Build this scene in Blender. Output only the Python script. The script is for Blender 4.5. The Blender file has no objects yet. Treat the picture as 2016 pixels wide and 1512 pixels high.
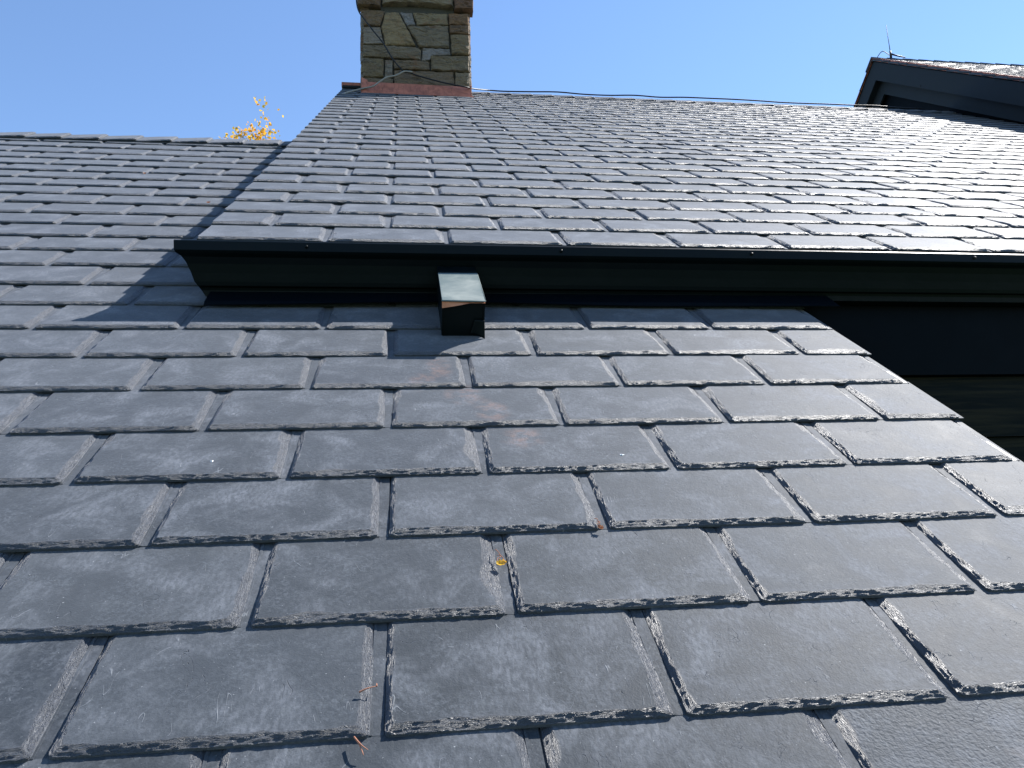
import bpy, math, random
import numpy as np
from mathutils import Vector, Matrix

# ------------------------------------------------------------------ camera, sky, sun, exposure
SC = bpy.context.scene
COL = SC.collection
PITCH = math.radians(35.4)                 # slope of the slate roofs
CB, SB = math.cos(PITCH), math.sin(PITCH)
cam_d = bpy.data.cameras.new("camera")
cam = bpy.data.objects.new("camera", cam_d)
COL.objects.link(cam)
SC.camera = cam
cam_d.sensor_width = 36.0
cam_d.lens = 1544.55 / 2016 * 36.0
cam_d.clip_start = 0.02
cam_d.clip_end = 3000
_r = Vector((0.9908012, -0.1307390, -0.0349319))
_d = Vector((-0.0090512, 0.1935308, -0.9810524))
_f = Vector((0.1350222, 0.9723441, 0.1905672))
cam.matrix_world = Matrix((( _r.x, -_d.x, -_f.x, 0.0307365), (_r.y, -_d.y, -_f.y, -0.84805),
                           (_r.z, -_d.z, -_f.z, 0.1921688), (0, 0, 0, 1)))
# direction towards the sun, from the slope of the shadows on the lower roof
_s = Vector((1, 0, 0)) * 1.36 + Vector((0, CB, SB)) * 1.45 + Vector((0, -SB, CB))
_s.normalize()
SUN_EL = math.asin(_s.z)
SUN_AZ = math.atan2(_s.x, _s.y)
world = bpy.data.worlds.new("World")
SC.world = world
world.use_nodes = True
wn = world.node_tree.nodes
wn.clear()
sky = wn.new("ShaderNodeTexSky")
sky.sky_type = 'NISHITA'
sky.sun_disc = False
sky.sun_elevation = SUN_EL
sky.sun_rotation = SUN_AZ
sky.altitude = 200
sky.air_density = 1.0
sky.dust_density = 0.0
sky.ozone_density = 4.5
bg = wn.new("ShaderNodeBackground")
bg.inputs['Strength'].default_value = 0.115
wo = wn.new("ShaderNodeOutputWorld")
world.node_tree.links.new(sky.outputs[0], bg.inputs[0])
world.node_tree.links.new(bg.outputs[0], wo.inputs[0])
sun_d = bpy.data.lights.new("sun", 'SUN')
sun_d.energy = 5.0
sun_d.angle = math.radians(0.5)
sun_d.color = (1.0, 0.965, 0.92)
sun = bpy.data.objects.new("sun", sun_d)
COL.objects.link(sun)
sun.rotation_euler = _s.to_track_quat('Z', 'Y').to_euler()
SC.view_settings.view_transform = 'Standard'
SC.view_settings.look = 'None'
SC.view_settings.gamma = 1
SC.view_settings.exposure = 1.08
SC.view_settings.use_curve_mapping = False

# ------------------------------------------------------------------ node helpers
def new_mat(name):
    m = bpy.data.materials.new(name)
    m.use_nodes = True
    nt = m.node_tree
    nt.nodes.clear()
    out = nt.nodes.new("ShaderNodeOutputMaterial")
    b = nt.nodes.new("ShaderNodeBsdfPrincipled")
    nt.links.new(b.outputs[0], out.inputs[0])
    return m, nt, b

class G:
    """small wrapper for building node graphs"""
    def __init__(s, nt):
        s.nt = nt
    def put(s, sock, v):
        if v is None:
            return
        if hasattr(v, 'is_linked') or isinstance(v, bpy.types.NodeSocket):
            s.nt.links.new(v, sock)
        else:
            sock.default_value = v
    def node(s, t, **kw):
        n = s.nt.nodes.new(t)
        for k, v in kw.items():
            setattr(n, k, v)
        return n
    def math(s, op, a, b=0.0, c=None, clamp=False):
        n = s.node("ShaderNodeMath", operation=op, use_clamp=clamp)
        s.put(n.inputs[0], a); s.put(n.inputs[1], b)
        if c is not None:
            s.put(n.inputs[2], c)
        return n.outputs[0]
    def noise(s, vec, scale, detail=3, rough=.55, dist=0.0):
        n = s.node("ShaderNodeTexNoise")
        s.put(n.inputs['Vector'], vec)
        n.inputs['Scale'].default_value = scale
        n.inputs['Detail'].default_value = detail
        n.inputs['Roughness'].default_value = rough
        n.inputs['Distortion'].default_value = dist
        return n.outputs['Fac']
    def mapping(s, vec, rot=(0, 0, 0), sc=(1, 1, 1), loc=(0, 0, 0)):
        n = s.node("ShaderNodeMapping")
        s.put(n.inputs['Vector'], vec)
        n.inputs['Rotation'].default_value = rot
        n.inputs['Scale'].default_value = sc
        n.inputs['Location'].default_value = loc
        return n.outputs[0]
    def mrange(s, v, a, b, c=0.0, d=1.0, smooth=True):
        n = s.node("ShaderNodeMapRange")
        n.interpolation_type = 'SMOOTHSTEP' if smooth else 'LINEAR'
        s.put(n.inputs[0], v)
        for i, x in enumerate((a, b, c, d)):
            n.inputs[i + 1].default_value = x
        return n.outputs[0]
    def mix(s, fac, a, b, mode='MIX'):
        n = s.node("ShaderNodeMix", data_type='RGBA', blend_type=mode)
        s.put(n.inputs[0], fac)
        for i, x in ((6, a), (7, b)):
            if isinstance(x, (tuple, list)):
                x = (x[0], x[1], x[2], 1)
            s.put(n.inputs[i], x)
        return n.outputs[2]
    def attr(s, name):
        n = s.node("ShaderNodeAttribute", attribute_name=name)
        return n.outputs['Fac']
    def uv(s, name):
        n = s.node("ShaderNodeUVMap", uv_map=name)
        return n.outputs[0]
    def obj(s):
        return s.node("ShaderNodeTexCoord").outputs['Object']
    def bump(s, h, strength, dist, normal=None):
        n = s.node("ShaderNodeBump")
        n.inputs['Strength'].default_value = strength
        n.inputs['Distance'].default_value = dist
        s.put(n.inputs['Height'], h)
        if normal is not None:
            s.put(n.inputs['Normal'], normal)
        return n.outputs[0]

def slate_material():
    m, nt, b = new_mat("grey_slate")
    g = G(nt)
    uv = g.uv("UVMap")
    euv = g.uv("EdgeUV")
    rnd, edge, coarse = g.attr("rnd"), g.attr("edge"), g.attr("coarse")
    cloud = g.noise(uv, 11, 5, .62, .6)
    fib = g.noise(g.mapping(uv, (0, 0, math.radians(-38)), (190, 85, 1)), 1.0, 4, .6, .4)
    fib2 = g.noise(g.mapping(uv, (0, 0, math.radians(24)), (230, 110, 1)), 1.0, 3, .6, .6)
    grain = g.noise(uv, 420, 3, .6)
    chalk = g.math('MULTIPLY', g.mrange(cloud, .42, .75), g.math('ADD', .3, g.math('MULTIPLY', g.mrange(fib, .34, .68), .7)))
    c = g.mix(rnd, (.026, .032, .038), (.042, .049, .056))
    c = g.mix(g.math('MULTIPLY', g.math('FRACT', g.math('MULTIPLY', rnd, 7.3)), .3), c, (.046, .050, .050))
    c = g.mix(g.math('MULTIPLY', chalk, .85), c, (.155, .165, .182))
    c = g.mix(g.math('MULTIPLY', g.mrange(g.noise(uv, 40, 4, .6), .5, .8), .35), c, (.09, .10, .105))
    fine = g.math('MULTIPLY', g.mrange(g.noise(uv, 170, 5, .75, .6), .42, .66), g.mrange(g.noise(uv, 17, 4, .6), .35, .65))
    c = g.mix(g.math('MULTIPLY', fine, .38), c, (.135, .148, .165))
    # thin pale scratches and dark hairline cracks
    n1 = g.noise(g.mapping(uv, (0, 0, .6), (26, 9, 1)), 1, 2, .5, .4)
    line = g.mrange(g.math('ABSOLUTE', g.math('SUBTRACT', n1, .5)), 0.0, .0045, 1, 0)
    maskl = g.mrange(g.noise(g.mapping(uv, loc=(7, 3, 0)), 22, 2), .60, .64)
    scr = g.math('MULTIPLY', line, maskl)
    n2 = g.noise(g.mapping(uv, loc=(31, 12, 0)), 19, 2, .5, 1.6)
    line2 = g.mrange(g.math('ABSOLUTE', g.math('SUBTRACT', n2, .5)), 0.0, .005, 1, 0)
    maskc = g.mrange(g.noise(g.mapping(uv, loc=(3, 17, 0)), 20, 2), .59, .63)
    crk = g.math('MULTIPLY', line2, maskc)
    c = g.mix(g.math('MULTIPLY', scr, .22), c, (.42, .44, .46))
    c = g.mix(g.math('MULTIPLY', crk, .6), c, (.02, .022, .026))
    # little light specks
    sp = g.mrange(g.noise(uv, 260, 2, .6), .70, .76)
    c = g.mix(g.math('MULTIPLY', sp, .55), c, (.45, .46, .46))
    # rusty run-off stains below the copper outlet and a few brown tints
    op = g.obj()
    def blot(x, y, rx, ry):
        v = g.mapping(op, sc=(1 / rx, 1 / ry, 0), loc=(-x / rx, -y / ry, 0))
        n = g.node("ShaderNodeVectorMath", operation='LENGTH'); g.put(n.inputs[0], v)
        return g.mrange(n.outputs['Value'], .35, 1.0, 1, 0)
    st = None
    for q in ((.10, .93, .035, .10), (.145, .80, .05, .06), (.235, .62, .05, .05), (.07, .86, .04, .05), (.19, .72, .04, .07)):
        z = blot(*q)
        st = z if st is None else g.math('MAXIMUM', st, z)
    st = g.math('MULTIPLY', st, g.mrange(g.noise(uv, 35, 4, .65), .38, .7))
    c = g.mix(g.math('MULTIPLY', st, .38), c, (.25, .13, .085))
    brn = g.math('MULTIPLY', g.mrange(g.noise(op, 2.3, 3), .60, .8), g.mrange(g.noise(uv, 28, 4), .5, .75))
    c = g.mix(g.math('MULTIPLY', brn, .25), c, (.17, .125, .095))
    c = g.mix(g.math('MULTIPLY', edge, .8), c, (.040, .045, .053))
    g.put(b.inputs['Base Color'], c)
    r = g.math('ADD', .56, g.math('MULTIPLY', cloud, .2))
    r = g.math('ADD', r, g.math('MULTIPLY', rnd, .05))
    r = g.math('SUBTRACT', r, g.math('MULTIPLY', edge, .20))
    g.put(b.inputs['Roughness'], r)
    g.put(b.inputs['Specular IOR Level'], g.math('ADD', .16, g.math('MULTIPLY', edge, .39)))
    b.inputs['Sheen Weight'].default_value = .20
    b.inputs['Sheen Roughness'].default_value = .45
    b.inputs['Sheen Tint'].default_value = (.80, .85, 1, 1)
    # relief
    flat = g.math('SUBTRACT', 1.0, edge, clamp=True)
    h = g.math('ADD', g.math('MULTIPLY', fib, .28), g.math('MULTIPLY', fib2, .28))
    h = g.math('ADD', h, g.math('MULTIPLY', grain, .45))
    h = g.math('ADD', h, g.math('MULTIPLY', scr, .6))
    h = g.math('SUBTRACT', h, g.math('MULTIPLY', crk, .9))
    h = g.math('MULTIPLY', h, flat)
    big = g.noise(uv, 95, 5, .62, .8)
    h = g.math('ADD', h, g.math('MULTIPLY', g.math('ADD', g.math('MULTIPLY', big, .6), g.math('MULTIPLY', g.math('MULTIPLY', g.noise(uv, 210, 2, .45, .3), coarse), 2.0)), flat))
    nrm = g.bump(h, .6, .0013)
    # chiselled margin: meandering grain that runs along the edge
    ev = g.mapping(euv, sc=(55, 330, 1))
    ch = g.noise(ev, 1.0, 3, .6, 1.6)
    ch2 = g.noise(g.mapping(euv, sc=(150, 900, 1)), 1.0, 2, .5, 1.0)
    rid = g.math('ABSOLUTE', g.math('SUBTRACT', ch, .5))
    he = g.math('ADD', g.math('MULTIPLY', rid, 4.0), g.math('MULTIPLY', ch2, .5))
    he = g.math('MULTIPLY', he, edge)
    nrm = g.bump(he, .85, .0024, nrm)
    g.put(b.inputs['Normal'], nrm)
    return m

def paint_material(name, col, rough=.35, bumpy=.3, dirt=(.05, .05, .045), dirt_amt=.3, metallic=0.0, spec=.5):
    m, nt, b = new_mat(name)
    g = G(nt)
    o = g.obj()
    n = g.noise(o, 9, 5, .6, .5)
    d = g.math('MULTIPLY', g.mrange(n, .45, .75), dirt_amt)
    d2 = g.math('MULTIPLY', g.mrange(g.noise(o, 120, 3, .6), .6, .8), dirt_amt * .6)
    c = g.mix(g.math('MAXIMUM', d, d2), col, dirt)
    g.put(b.inputs['Base Color'], c)
    g.put(b.inputs['Roughness'], g.math('ADD', rough, g.math('MULTIPLY', n, .15)))
    b.inputs['Metallic'].default_value = metallic
    b.inputs['Specular IOR Level'].default_value = spec
    h = g.math('ADD', g.noise(o, 6, 3), g.math('MULTIPLY', g.noise(o, 60, 3), .12))
    g.put(b.inputs['Normal'], g.bump(h, bumpy, .006))
    return m

def copper_material(name, a, bcol, rough, metallic=.6):
    m, nt, b = new_mat(name)
    g = G(nt)
    o = g.obj()
    n = g.noise(o, 13, 5, .65, 1.2)
    n2 = g.noise(g.mapping(o, sc=(60, 60, 12)), 1, 4, .6)
    c = g.mix(g.mrange(n, .35, .7), a, bcol)
    c = g.mix(g.math('MULTIPLY', g.mrange(n2, .55, .75), .6), c, (.06, .035, .03))
    g.put(b.inputs['Base Color'], c)
    g.put(b.inputs['Roughness'], g.math('ADD', rough, g.math('MULTIPLY', n2, .2)))
    b.inputs['Metallic'].default_value = metallic
    g.put(b.inputs['Normal'], g.bump(n, .3, .004))
    return m

def stone_material():
    m, nt, b = new_mat("chimney_stone")
    g = G(nt)
    o = g.obj()
    ca = g.node("ShaderNodeAttribute", attribute_name="tint").outputs['Color']
    n = g.noise(g.mapping(o, sc=(5, 5, 16)), 1.0, 6, .65, 1.2)
    n2 = g.noise(o, 34, 5, .65)
    c = g.mix(g.mrange(n, .3, .72), ca, (.62, .52, .36), 'MULTIPLY')
    c = g.mix(g.math('MULTIPLY', g.mrange(n, .2, .8), .7), ca, c)
    c = g.mix(.52, c, (.20, .118, .058))
    c = g.mix(g.math('MULTIPLY', g.mrange(g.noise(g.mapping(o, sc=(9, 9, 50)), 1.0, 5, .7, .8), .46, .70), .75), c, (.035, .030, .022))
    c = g.mix(g.math('MULTIPLY', g.mrange(n2, .5, .78), .5), c, (.07, .06, .045))
    c = g.mix(g.math('MULTIPLY', g.mrange(g.noise(o, 5, 4, .65, 1.5), .54, .72), .6), c, (.21, .09, .04))
    g.put(b.inputs['Base Color'], c)
    b.inputs['Roughness'].default_value = .85
    h = g.math('ADD', n, g.math('MULTIPLY', n2, .5))
    g.put(b.inputs['Normal'], g.bump(h, 1.0, .035))
    return m

def plain_material(name, col, rough=.7, noise_scale=20, var=.35, bump=.2, spec=.3):
    m, nt, b = new_mat(name)
    g = G(nt)
    o = g.obj()
    n = g.noise(o, noise_scale, 5, .6)
    c = g.mix(n, tuple(x * (1 - var) for x in col), tuple(min(1, x * (1 + var)) for x in col))
    g.put(b.inputs['Base Color'], c)
    b.inputs['Roughness'].default_value = rough
    b.inputs['Specular IOR Level'].default_value = spec
    g.put(b.inputs['Normal'], g.bump(n, bump, .01))
    return m

def wood_material():
    m, nt, b = new_mat("dark_wood_siding")
    g = G(nt)
    o = g.obj()
    n = g.noise(g.mapping(o, sc=(2.5, 40, 45)), 1, 6, .6, 1.2)
    c = g.mix(g.mrange(n, .35, .7), (.005, .007, .006), (.024, .021, .012))
    g.put(b.inputs['Base Color'], c)
    b.inputs['Roughness'].default_value = .7
    b.inputs['Specular IOR Level'].default_value = .08
    g.put(b.inputs['Normal'], g.bump(n, .5, .004))
    return m

def leaf_material(name, a, bcol):
    m, nt, b = new_mat(name)
    g = G(nt)
    r = g.attr("rnd")
    c = g.mix(r, a, bcol)
    g.put(b.inputs['Base Color'], c)
    b.inputs['Roughness'].default_value = .55
    tr = nt.nodes.new("ShaderNodeBsdfTranslucent")
    g.put(tr.inputs['Color'], c)
    mx = nt.nodes.new("ShaderNodeMixShader")
    mx.inputs[0].default_value = .45
    out = [n for n in nt.nodes if n.type == 'OUTPUT_MATERIAL'][0]
    nt.links.new(b.outputs[0], mx.inputs[1]); nt.links.new(tr.outputs[0], mx.inputs[2])
    nt.links.new(mx.outputs[0], out.inputs[0])
    return m

SLATE = slate_material()
GREEN = paint_material("dark_green_gutter_paint", (.0015, .0045, .0055), .34, .6, (.005, .008, .008), .35, spec=.12)
FASCIA = paint_material("slate_blue_trim_paint", (.016, .022, .028), .6, .15, (.025, .03, .035), .3, spec=.25)
DARKTRIM = paint_material("dark_trim_paint", (.0008, .0026, .0045), .5, .15, (.002, .003, .004), .3, spec=.06)
PATINA = paint_material("pale_patina_metal", (.115, .15, .148), .62, .3, (.28, .30, .27), .8, spec=.2)
COPPER = copper_material("weathered_copper", (.55, .19, .115), (.33, .11, .07), .45, .3)
FRESHCU = copper_material("bright_copper", (.62, .26, .14), (.45, .17, .09), .4, .3)
STONE = stone_material()
MORTAR = plain_material("mortar", (.075, .068, .055), .95, 60, .4, .6)
WOOD = wood_material()
DECK = plain_material("roof_deck", (.02, .022, .024), .9, 12)
CABLE = plain_material("black_cable", (.012, .012, .014), .5, 60)
ROPE = plain_material("pale_braided_cable", (.36, .33, .28), .6, 260, .5, .8)
STEEL = plain_material("grey_steel", (.03, .028, .028), .55, 60)
BARK = plain_material("grey_bark", (.16, .13, .11), .9, 30)
GRASS = plain_material("lawn", (.05, .075, .03), .95, 3, .5, .4)
YLEAF = leaf_material("yellow_leaf", (.70, .50, .04), (.75, .36, .06))
BLEAF = leaf_material("dry_brown_leaf", (.34, .14, .06), (.20, .08, .04))
TWIG = plain_material("dry_twig", (.34, .15, .09), .7, 80)
WHITE = plain_material("white_down", (.75, .75, .72), .8, 90, .1)

# ------------------------------------------------------------------ object helpers
def empty(name, loc=(0, 0, 0)):
    o = bpy.data.objects.new(name, None)
    COL.objects.link(o)
    o.location = loc
    return o

def tag(o, label=None, cat=None, group=None, kind=None):
    if label: o['label'] = label
    if cat: o['category'] = cat
    if group: o['group'] = group
    if kind: o['kind'] = kind
    return o

def mesh_np(name, V, F, mat, parent=None, attrs=None, uvs=None, smooth=None, roof=False):
    """V (n,3), F (m,4) quads, as numpy arrays"""
    me = bpy.data.meshes.new(name)
    me.vertices.add(len(V)); me.vertices.foreach_set('co', np.ascontiguousarray(V, 'f').ravel())
    F = np.ascontiguousarray(F, 'i')
    me.loops.add(F.size); me.loops.foreach_set('vertex_index', F.ravel())
    me.polygons.add(len(F))
    me.polygons.foreach_set('loop_start', np.arange(0, F.size, 4, dtype='i'))
    me.update(calc_edges=True)
    if smooth is not None:
        me.polygons.foreach_set('use_smooth', np.ascontiguousarray(smooth, '?'))
    for k, a in (attrs or {}).items():
        at = me.attributes.new(k, 'FLOAT', 'POINT')
        at.data.foreach_set('value', np.ascontiguousarray(a, 'f'))
    for k, a in (uvs or {}).items():
        ul = me.uv_layers.new(name=k)
        ul.data.foreach_set('uv', np.ascontiguousarray(a, 'f')[F.ravel()].ravel())
    me.materials.append(mat)
    me.validate()
    o = bpy.data.objects.new(name, me)
    COL.objects.link(o)
    o.parent = parent
    if roof:
        o.rotation_euler = (PITCH, 0, 0)
    return o

class MB:
    """plain polygon mesh collector"""
    def __init__(s):
        s.v, s.f, s.t = [], [], []
    def add(s, vs, fs, tint=None):
        n = len(s.v)
        s.v += [tuple(v) for v in vs]
        s.f += [tuple(i + n for i in f) for f in fs]
        s.t += [tint or (1, 1, 1)] * len(vs)
    def box(s, a, b):
        x0, y0, z0 = a; x1, y1, z1 = b
        s.add([(x0, y0, z0), (x1, y0, z0), (x1, y1, z0), (x0, y1, z0), (x0, y0, z1), (x1, y0, z1), (x1, y1, z1), (x0, y1, z1)],
              [(3, 2, 1, 0), (4, 5, 6, 7), (0, 1, 5, 4), (1, 2, 6, 5), (2, 3, 7, 6), (3, 0, 4, 7)])
    def hexa(s, p):
        s.add(p, [(3, 2, 1, 0), (4, 5, 6, 7), (0, 1, 5, 4), (1, 2, 6, 5), (2, 3, 7, 6), (3, 0, 4, 7)])
    def prism(s, pts, x0, x1, xs0=None):
        """profile pts (y,z) extruded along x; xs0 gives each profile point its own start x"""
        n = len(pts)
        a = [((xs0[i] if xs0 else x0), p[0], p[1]) for i, p in enumerate(pts)]
        b = [(x1, p[0], p[1]) for p in pts]
        s.add(a + b, [(i, (i + 1) % n, n + (i + 1) % n, n + i) for i in range(n)] + [tuple(range(n - 1, -1, -1)), tuple(range(n, 2 * n))])
    def tube(s, pts, r, seg=8, r2=None):
        pts = [Vector(p) for p in pts]
        n = len(pts)
        up = Vector((0, 0, 1))
        vs = []
        for i, p in enumerate(pts):
            t = (pts[min(i + 1, n - 1)] - pts[max(i - 1, 0)]).normalized()
            a = t.cross(up)
            if a.length < 1e-3: a = t.cross(Vector((1, 0, 0)))
            a.normalize(); bb = a.cross(t)
            rr = r if r2 is None else r + (r2 - r) * i / (n - 1)
            for k in range(seg):
                an = 2 * math.pi * k / seg
                vs.append(p + a * math.cos(an) * rr + bb * math.sin(an) * rr)
        fs = [(i * seg + k, i * seg + (k + 1) % seg, (i + 1) * seg + (k + 1) % seg, (i + 1) * seg + k) for i in range(n - 1) for k in range(seg)]
        fs += [tuple(range(seg - 1, -1, -1)), tuple((n - 1) * seg + k for k in range(seg))]
        s.add(vs, fs)
    def build(s, name, mat, parent=None, bevel=0, smooth=False, roof=False, tint=False):
        me = bpy.data.meshes.new(name)
        me.from_pydata(s.v, [], s.f)
        me.validate()
        if tint:
            ca = me.attributes.new("tint", 'FLOAT_COLOR', 'POINT')
            ca.data.foreach_set('color', np.array([(t[0], t[1], t[2], 1) for t in s.t], 'f').ravel())
        me.materials.append(mat)
        o = bpy.data.objects.new(name, me)
        COL.objects.link(o)
        o.parent = parent
        if smooth:
            me.polygons.foreach_set('use_smooth', [True] * len(me.polygons))
        if bevel:
            m = o.modifiers.new("bevel", 'BEVEL')
            m.width = bevel; m.segments = 2; m.limit_method = 'ANGLE'
        if roof:
            o.rotation_euler = (PITCH, 0, 0)
        return o

def smooth_path(pts, n=8):
    pts = [Vector(p) for p in pts]
    q = [pts[0]] + pts + [pts[-1]]
    out = []
    for i in range(1, len(q) - 2):
        p0, p1, p2, p3 = q[i - 1:i + 3]
        for k in range(n):
            t = k / n
            out.append(.5 * ((2 * p1) + (p2 - p0) * t + (2 * p0 - 5 * p1 + 4 * p2 - p3) * t * t + (3 * p1 - p0 - 3 * p2 + p3) * t ** 3))
    out.append(pts[-1])
    return out

def R2W(u, v, w):
    return (u, v * CB - w * SB, v * SB + w * CB)

# ------------------------------------------------------------------ slate tiles as height fields
P = 0.3145            # tile pitch along the course
GAP = 0.0145
T = 0.0090            # butt thickness
EXP = 0.167

def vnoise(x, y, seed):
    xi, yi = np.floor(x).astype(np.int64), np.floor(y).astype(np.int64)
    fx, fy = x - xi, y - yi
    fx = fx * fx * (3 - 2 * fx); fy = fy * fy * (3 - 2 * fy)
    def h(a, b):
        n = (a * 374761393 + b * 668265263 + seed * 974634777) & 0x7fffffff
        n = ((n ^ (n >> 13)) * 1274126177) & 0x7fffffff
        return ((n ^ (n >> 16)) & 0xffff) / 65535.0
    return (h(xi, yi) * (1 - fx) + h(xi + 1, yi) * fx) * (1 - fy) + (h(xi, yi + 1) * (1 - fx) + h(xi + 1, yi + 1) * fx) * fy

def fbm(x, y, seed, o=4):
    s, a, t = 0, 1, 0
    for i in range(o):
        s = s + a * vnoise(x * 2 ** i, y * 2 ** i, seed + i * 17); t += a; a *= .55
    return s / t

def axis(L, segs):
    """segs: list of (end, step)"""
    out = [0.0]
    for e, st in segs:
        e = min(e, L)
        n = max(1, int(round((e - out[-1]) / st)))
        if e > out[-1] + 1e-6:
            a = out[-1]
            out += [a + (e - a) * (i + 1) / n for i in range(n)]
    return np.array(out)

def make_variant(W, L, lod, seed, left=True, right=True, flange=True):
    st = {0: (.0011, .0030, .0045), 1: (.0021, .007, .010), 2: (.0040, .02, .03)}[lod]
    U = axis(W, [(.026, st[0]), (W - .026, st[1]), (W, st[0])])
    Vv = axis(L, [(.030, st[0]), (EXP + .012, st[2]), (L, .09)])
    uu, vv = np.meshgrid(U, Vv)
    def ragged(sx, k):
        n = fbm(sx * 38 + 3.1, sx * 0 + k * 9.7, seed + k * 101, 4)
        big = vnoise(sx * 14 + 11, sx * 0 + k * 3.3, seed + k * 57)
        return (.0072 if lod < 2 else .0050) + .009 * (n - .35) + .012 * np.clip(big - .62, 0, 1) * 2.2
    Wb = ragged(uu, 1)
    Wl = np.clip(ragged(vv, 2) - .001, .003, .03) if left else np.full_like(uu, 1e-4)
    Wr = np.clip(ragged(vv, 3) + .002, .004, .03) if right else np.full_like(uu, 1e-4)
    Wb = np.clip(Wb, .004, .03)
    db, dl, dr = vv, uu, W - uu
    qb, ql, qr = db / Wb, dl / Wl, dr / Wr
    q = np.minimum(qb, np.minimum(ql, qr))
    e = np.clip(q, 0, 1)
    which = np.argmin(np.stack([qb, ql, qr]), 0)
    s_al = np.where(which == 0, uu, vv); d_ac = np.where(which == 0, db, np.where(which == 1, dl, dr))
    n1 = fbm(s_al * 95, d_ac * 520 + which * 31, seed + 5, 3)
    n2 = fbm(s_al * 40 + d_ac * 160, d_ac * 200 + which * 7, seed + 9, 3)
    ter = np.clip((np.floor(e * 3.2 + n2 * 1.9) / 4.2), 0, 1)
    prof = .62 * e ** .9 + .38 * ter
    prof = np.where(e >= 1, 1, np.clip(prof + (n1 - .5) * .55 * (1 - e) ** .4, .0, 1.04))
    lip = .0032
    h = lip + (T - lip) * prof
    # slow waviness of the face
    h = h + (fbm(uu * 9 + seed, vv * 9, seed + 3, 3) - .5) * .0009 * (e >= 1)
    em = np.where(e < 1, 1.0, np.clip(1 - (q - 1) * 6, 0, 1))
    if lod == 2: em = em * .9
    # slightly uneven, rounded outline
    X = uu.copy(); Y = vv.copy()
    rr = .006
    cl = (dl < rr) & (db < rr) & left
    ang = np.hypot(np.clip(rr - dl, 0, rr), np.clip(rr - db, 0, rr))
    k = np.where(ang > rr, rr / np.maximum(ang, 1e-9), 1)
    X = np.where(cl, rr - (rr - dl) * k, X); Y = np.where(cl, rr - (rr - db) * k, Y)
    cr = (dr < rr) & (db < rr) & right
    ang = np.hypot(np.clip(rr - dr, 0, rr), np.clip(rr - db, 0, rr))
    k = np.where(ang > rr, rr / np.maximum(ang, 1e-9), 1)
    X = np.where(cr, W - rr + (rr - dr) * k, X); Y = np.where(cr, rr - (rr - db) * k, Y)
    nu, nv = len(U), len(Vv)
    co = np.stack([X, Y, h], -1).reshape(-1, 3)
    idx = np.arange(nu * nv).reshape(nv, nu)
    F = np.stack([idx[:-1, :-1], idx[:-1, 1:], idx[1:, 1:], idx[1:, :-1]], -1).reshape(-1, 4)
    em = em.reshape(-1)
    eu = np.stack([s_al + seed * .37, d_ac + which * .05 + seed * .11], -1).reshape(-1, 2)
    sm = np.ones(len(F), bool)
    # rim wall
    loop = np.concatenate([idx[::-1, 0], idx[0, 1:], idx[1:, -1]])
    a = co[loop].copy(); bt = a.copy(); bt[:, 2] = -.0004
    n0 = len(co); m = len(loop)
    co = np.concatenate([co, a, bt])
    em = np.concatenate([em, np.ones(2 * m) * .55])
    ex = np.stack([np.arange(m) * .002, np.zeros(m)], -1)
    eu = np.concatenate([eu, ex, ex + (0, .003)])
    i = np.arange(m - 1)
    Fs = np.stack([n0 + i, n0 + m + i, n0 + m + i + 1, n0 + i + 1], -1)
    F = np.concatenate([F, Fs]); sm = np.concatenate([sm, np.ones(len(Fs), bool)])
    if flange:
        n0 = len(co)
        f = []
        for (x0, x1, z) in ((W, W + .0024, .0008), (W + .0032, W + .0142, .0)):
            for y, zz in ((.003, .0004), (EXP + .02, .0050)):
                f += [(x0 - .001, y, -.002), (x0 - .001, y, z + zz), (x1, y, z + zz), (x1, y, -.002)]
        co = np.concatenate([co, np.array(f)])
        em = np.concatenate([em, np.zeros(16)]); eu = np.concatenate([eu, np.zeros((16, 2))])
        ff = []
        for s in (n0, n0 + 8):
            ff += [(s + 1, s + 2, s + 6, s + 5), (s + 2, s + 3, s + 7, s + 6), (s + 0, s + 3, s + 2, s + 1), (s + 4, s + 5, s + 6, s + 7)]
        F = np.concatenate([F, np.array(ff)]); sm = np.concatenate([sm, np.zeros(8, bool)])
    return co, F, em, eu, sm

_vc = {}
def variant(W, lod, k, left, right, flange=True, L=2 * EXP + .012):
    key = (round(W, 4), lod, k, left, right, flange, round(L, 3))
    if key not in _vc:
        _vc[key] = make_variant(W, L, lod, 11 + k * 7 + lod * 131 + int(W * 1000), left, right, flange)
    return _vc[key]

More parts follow.
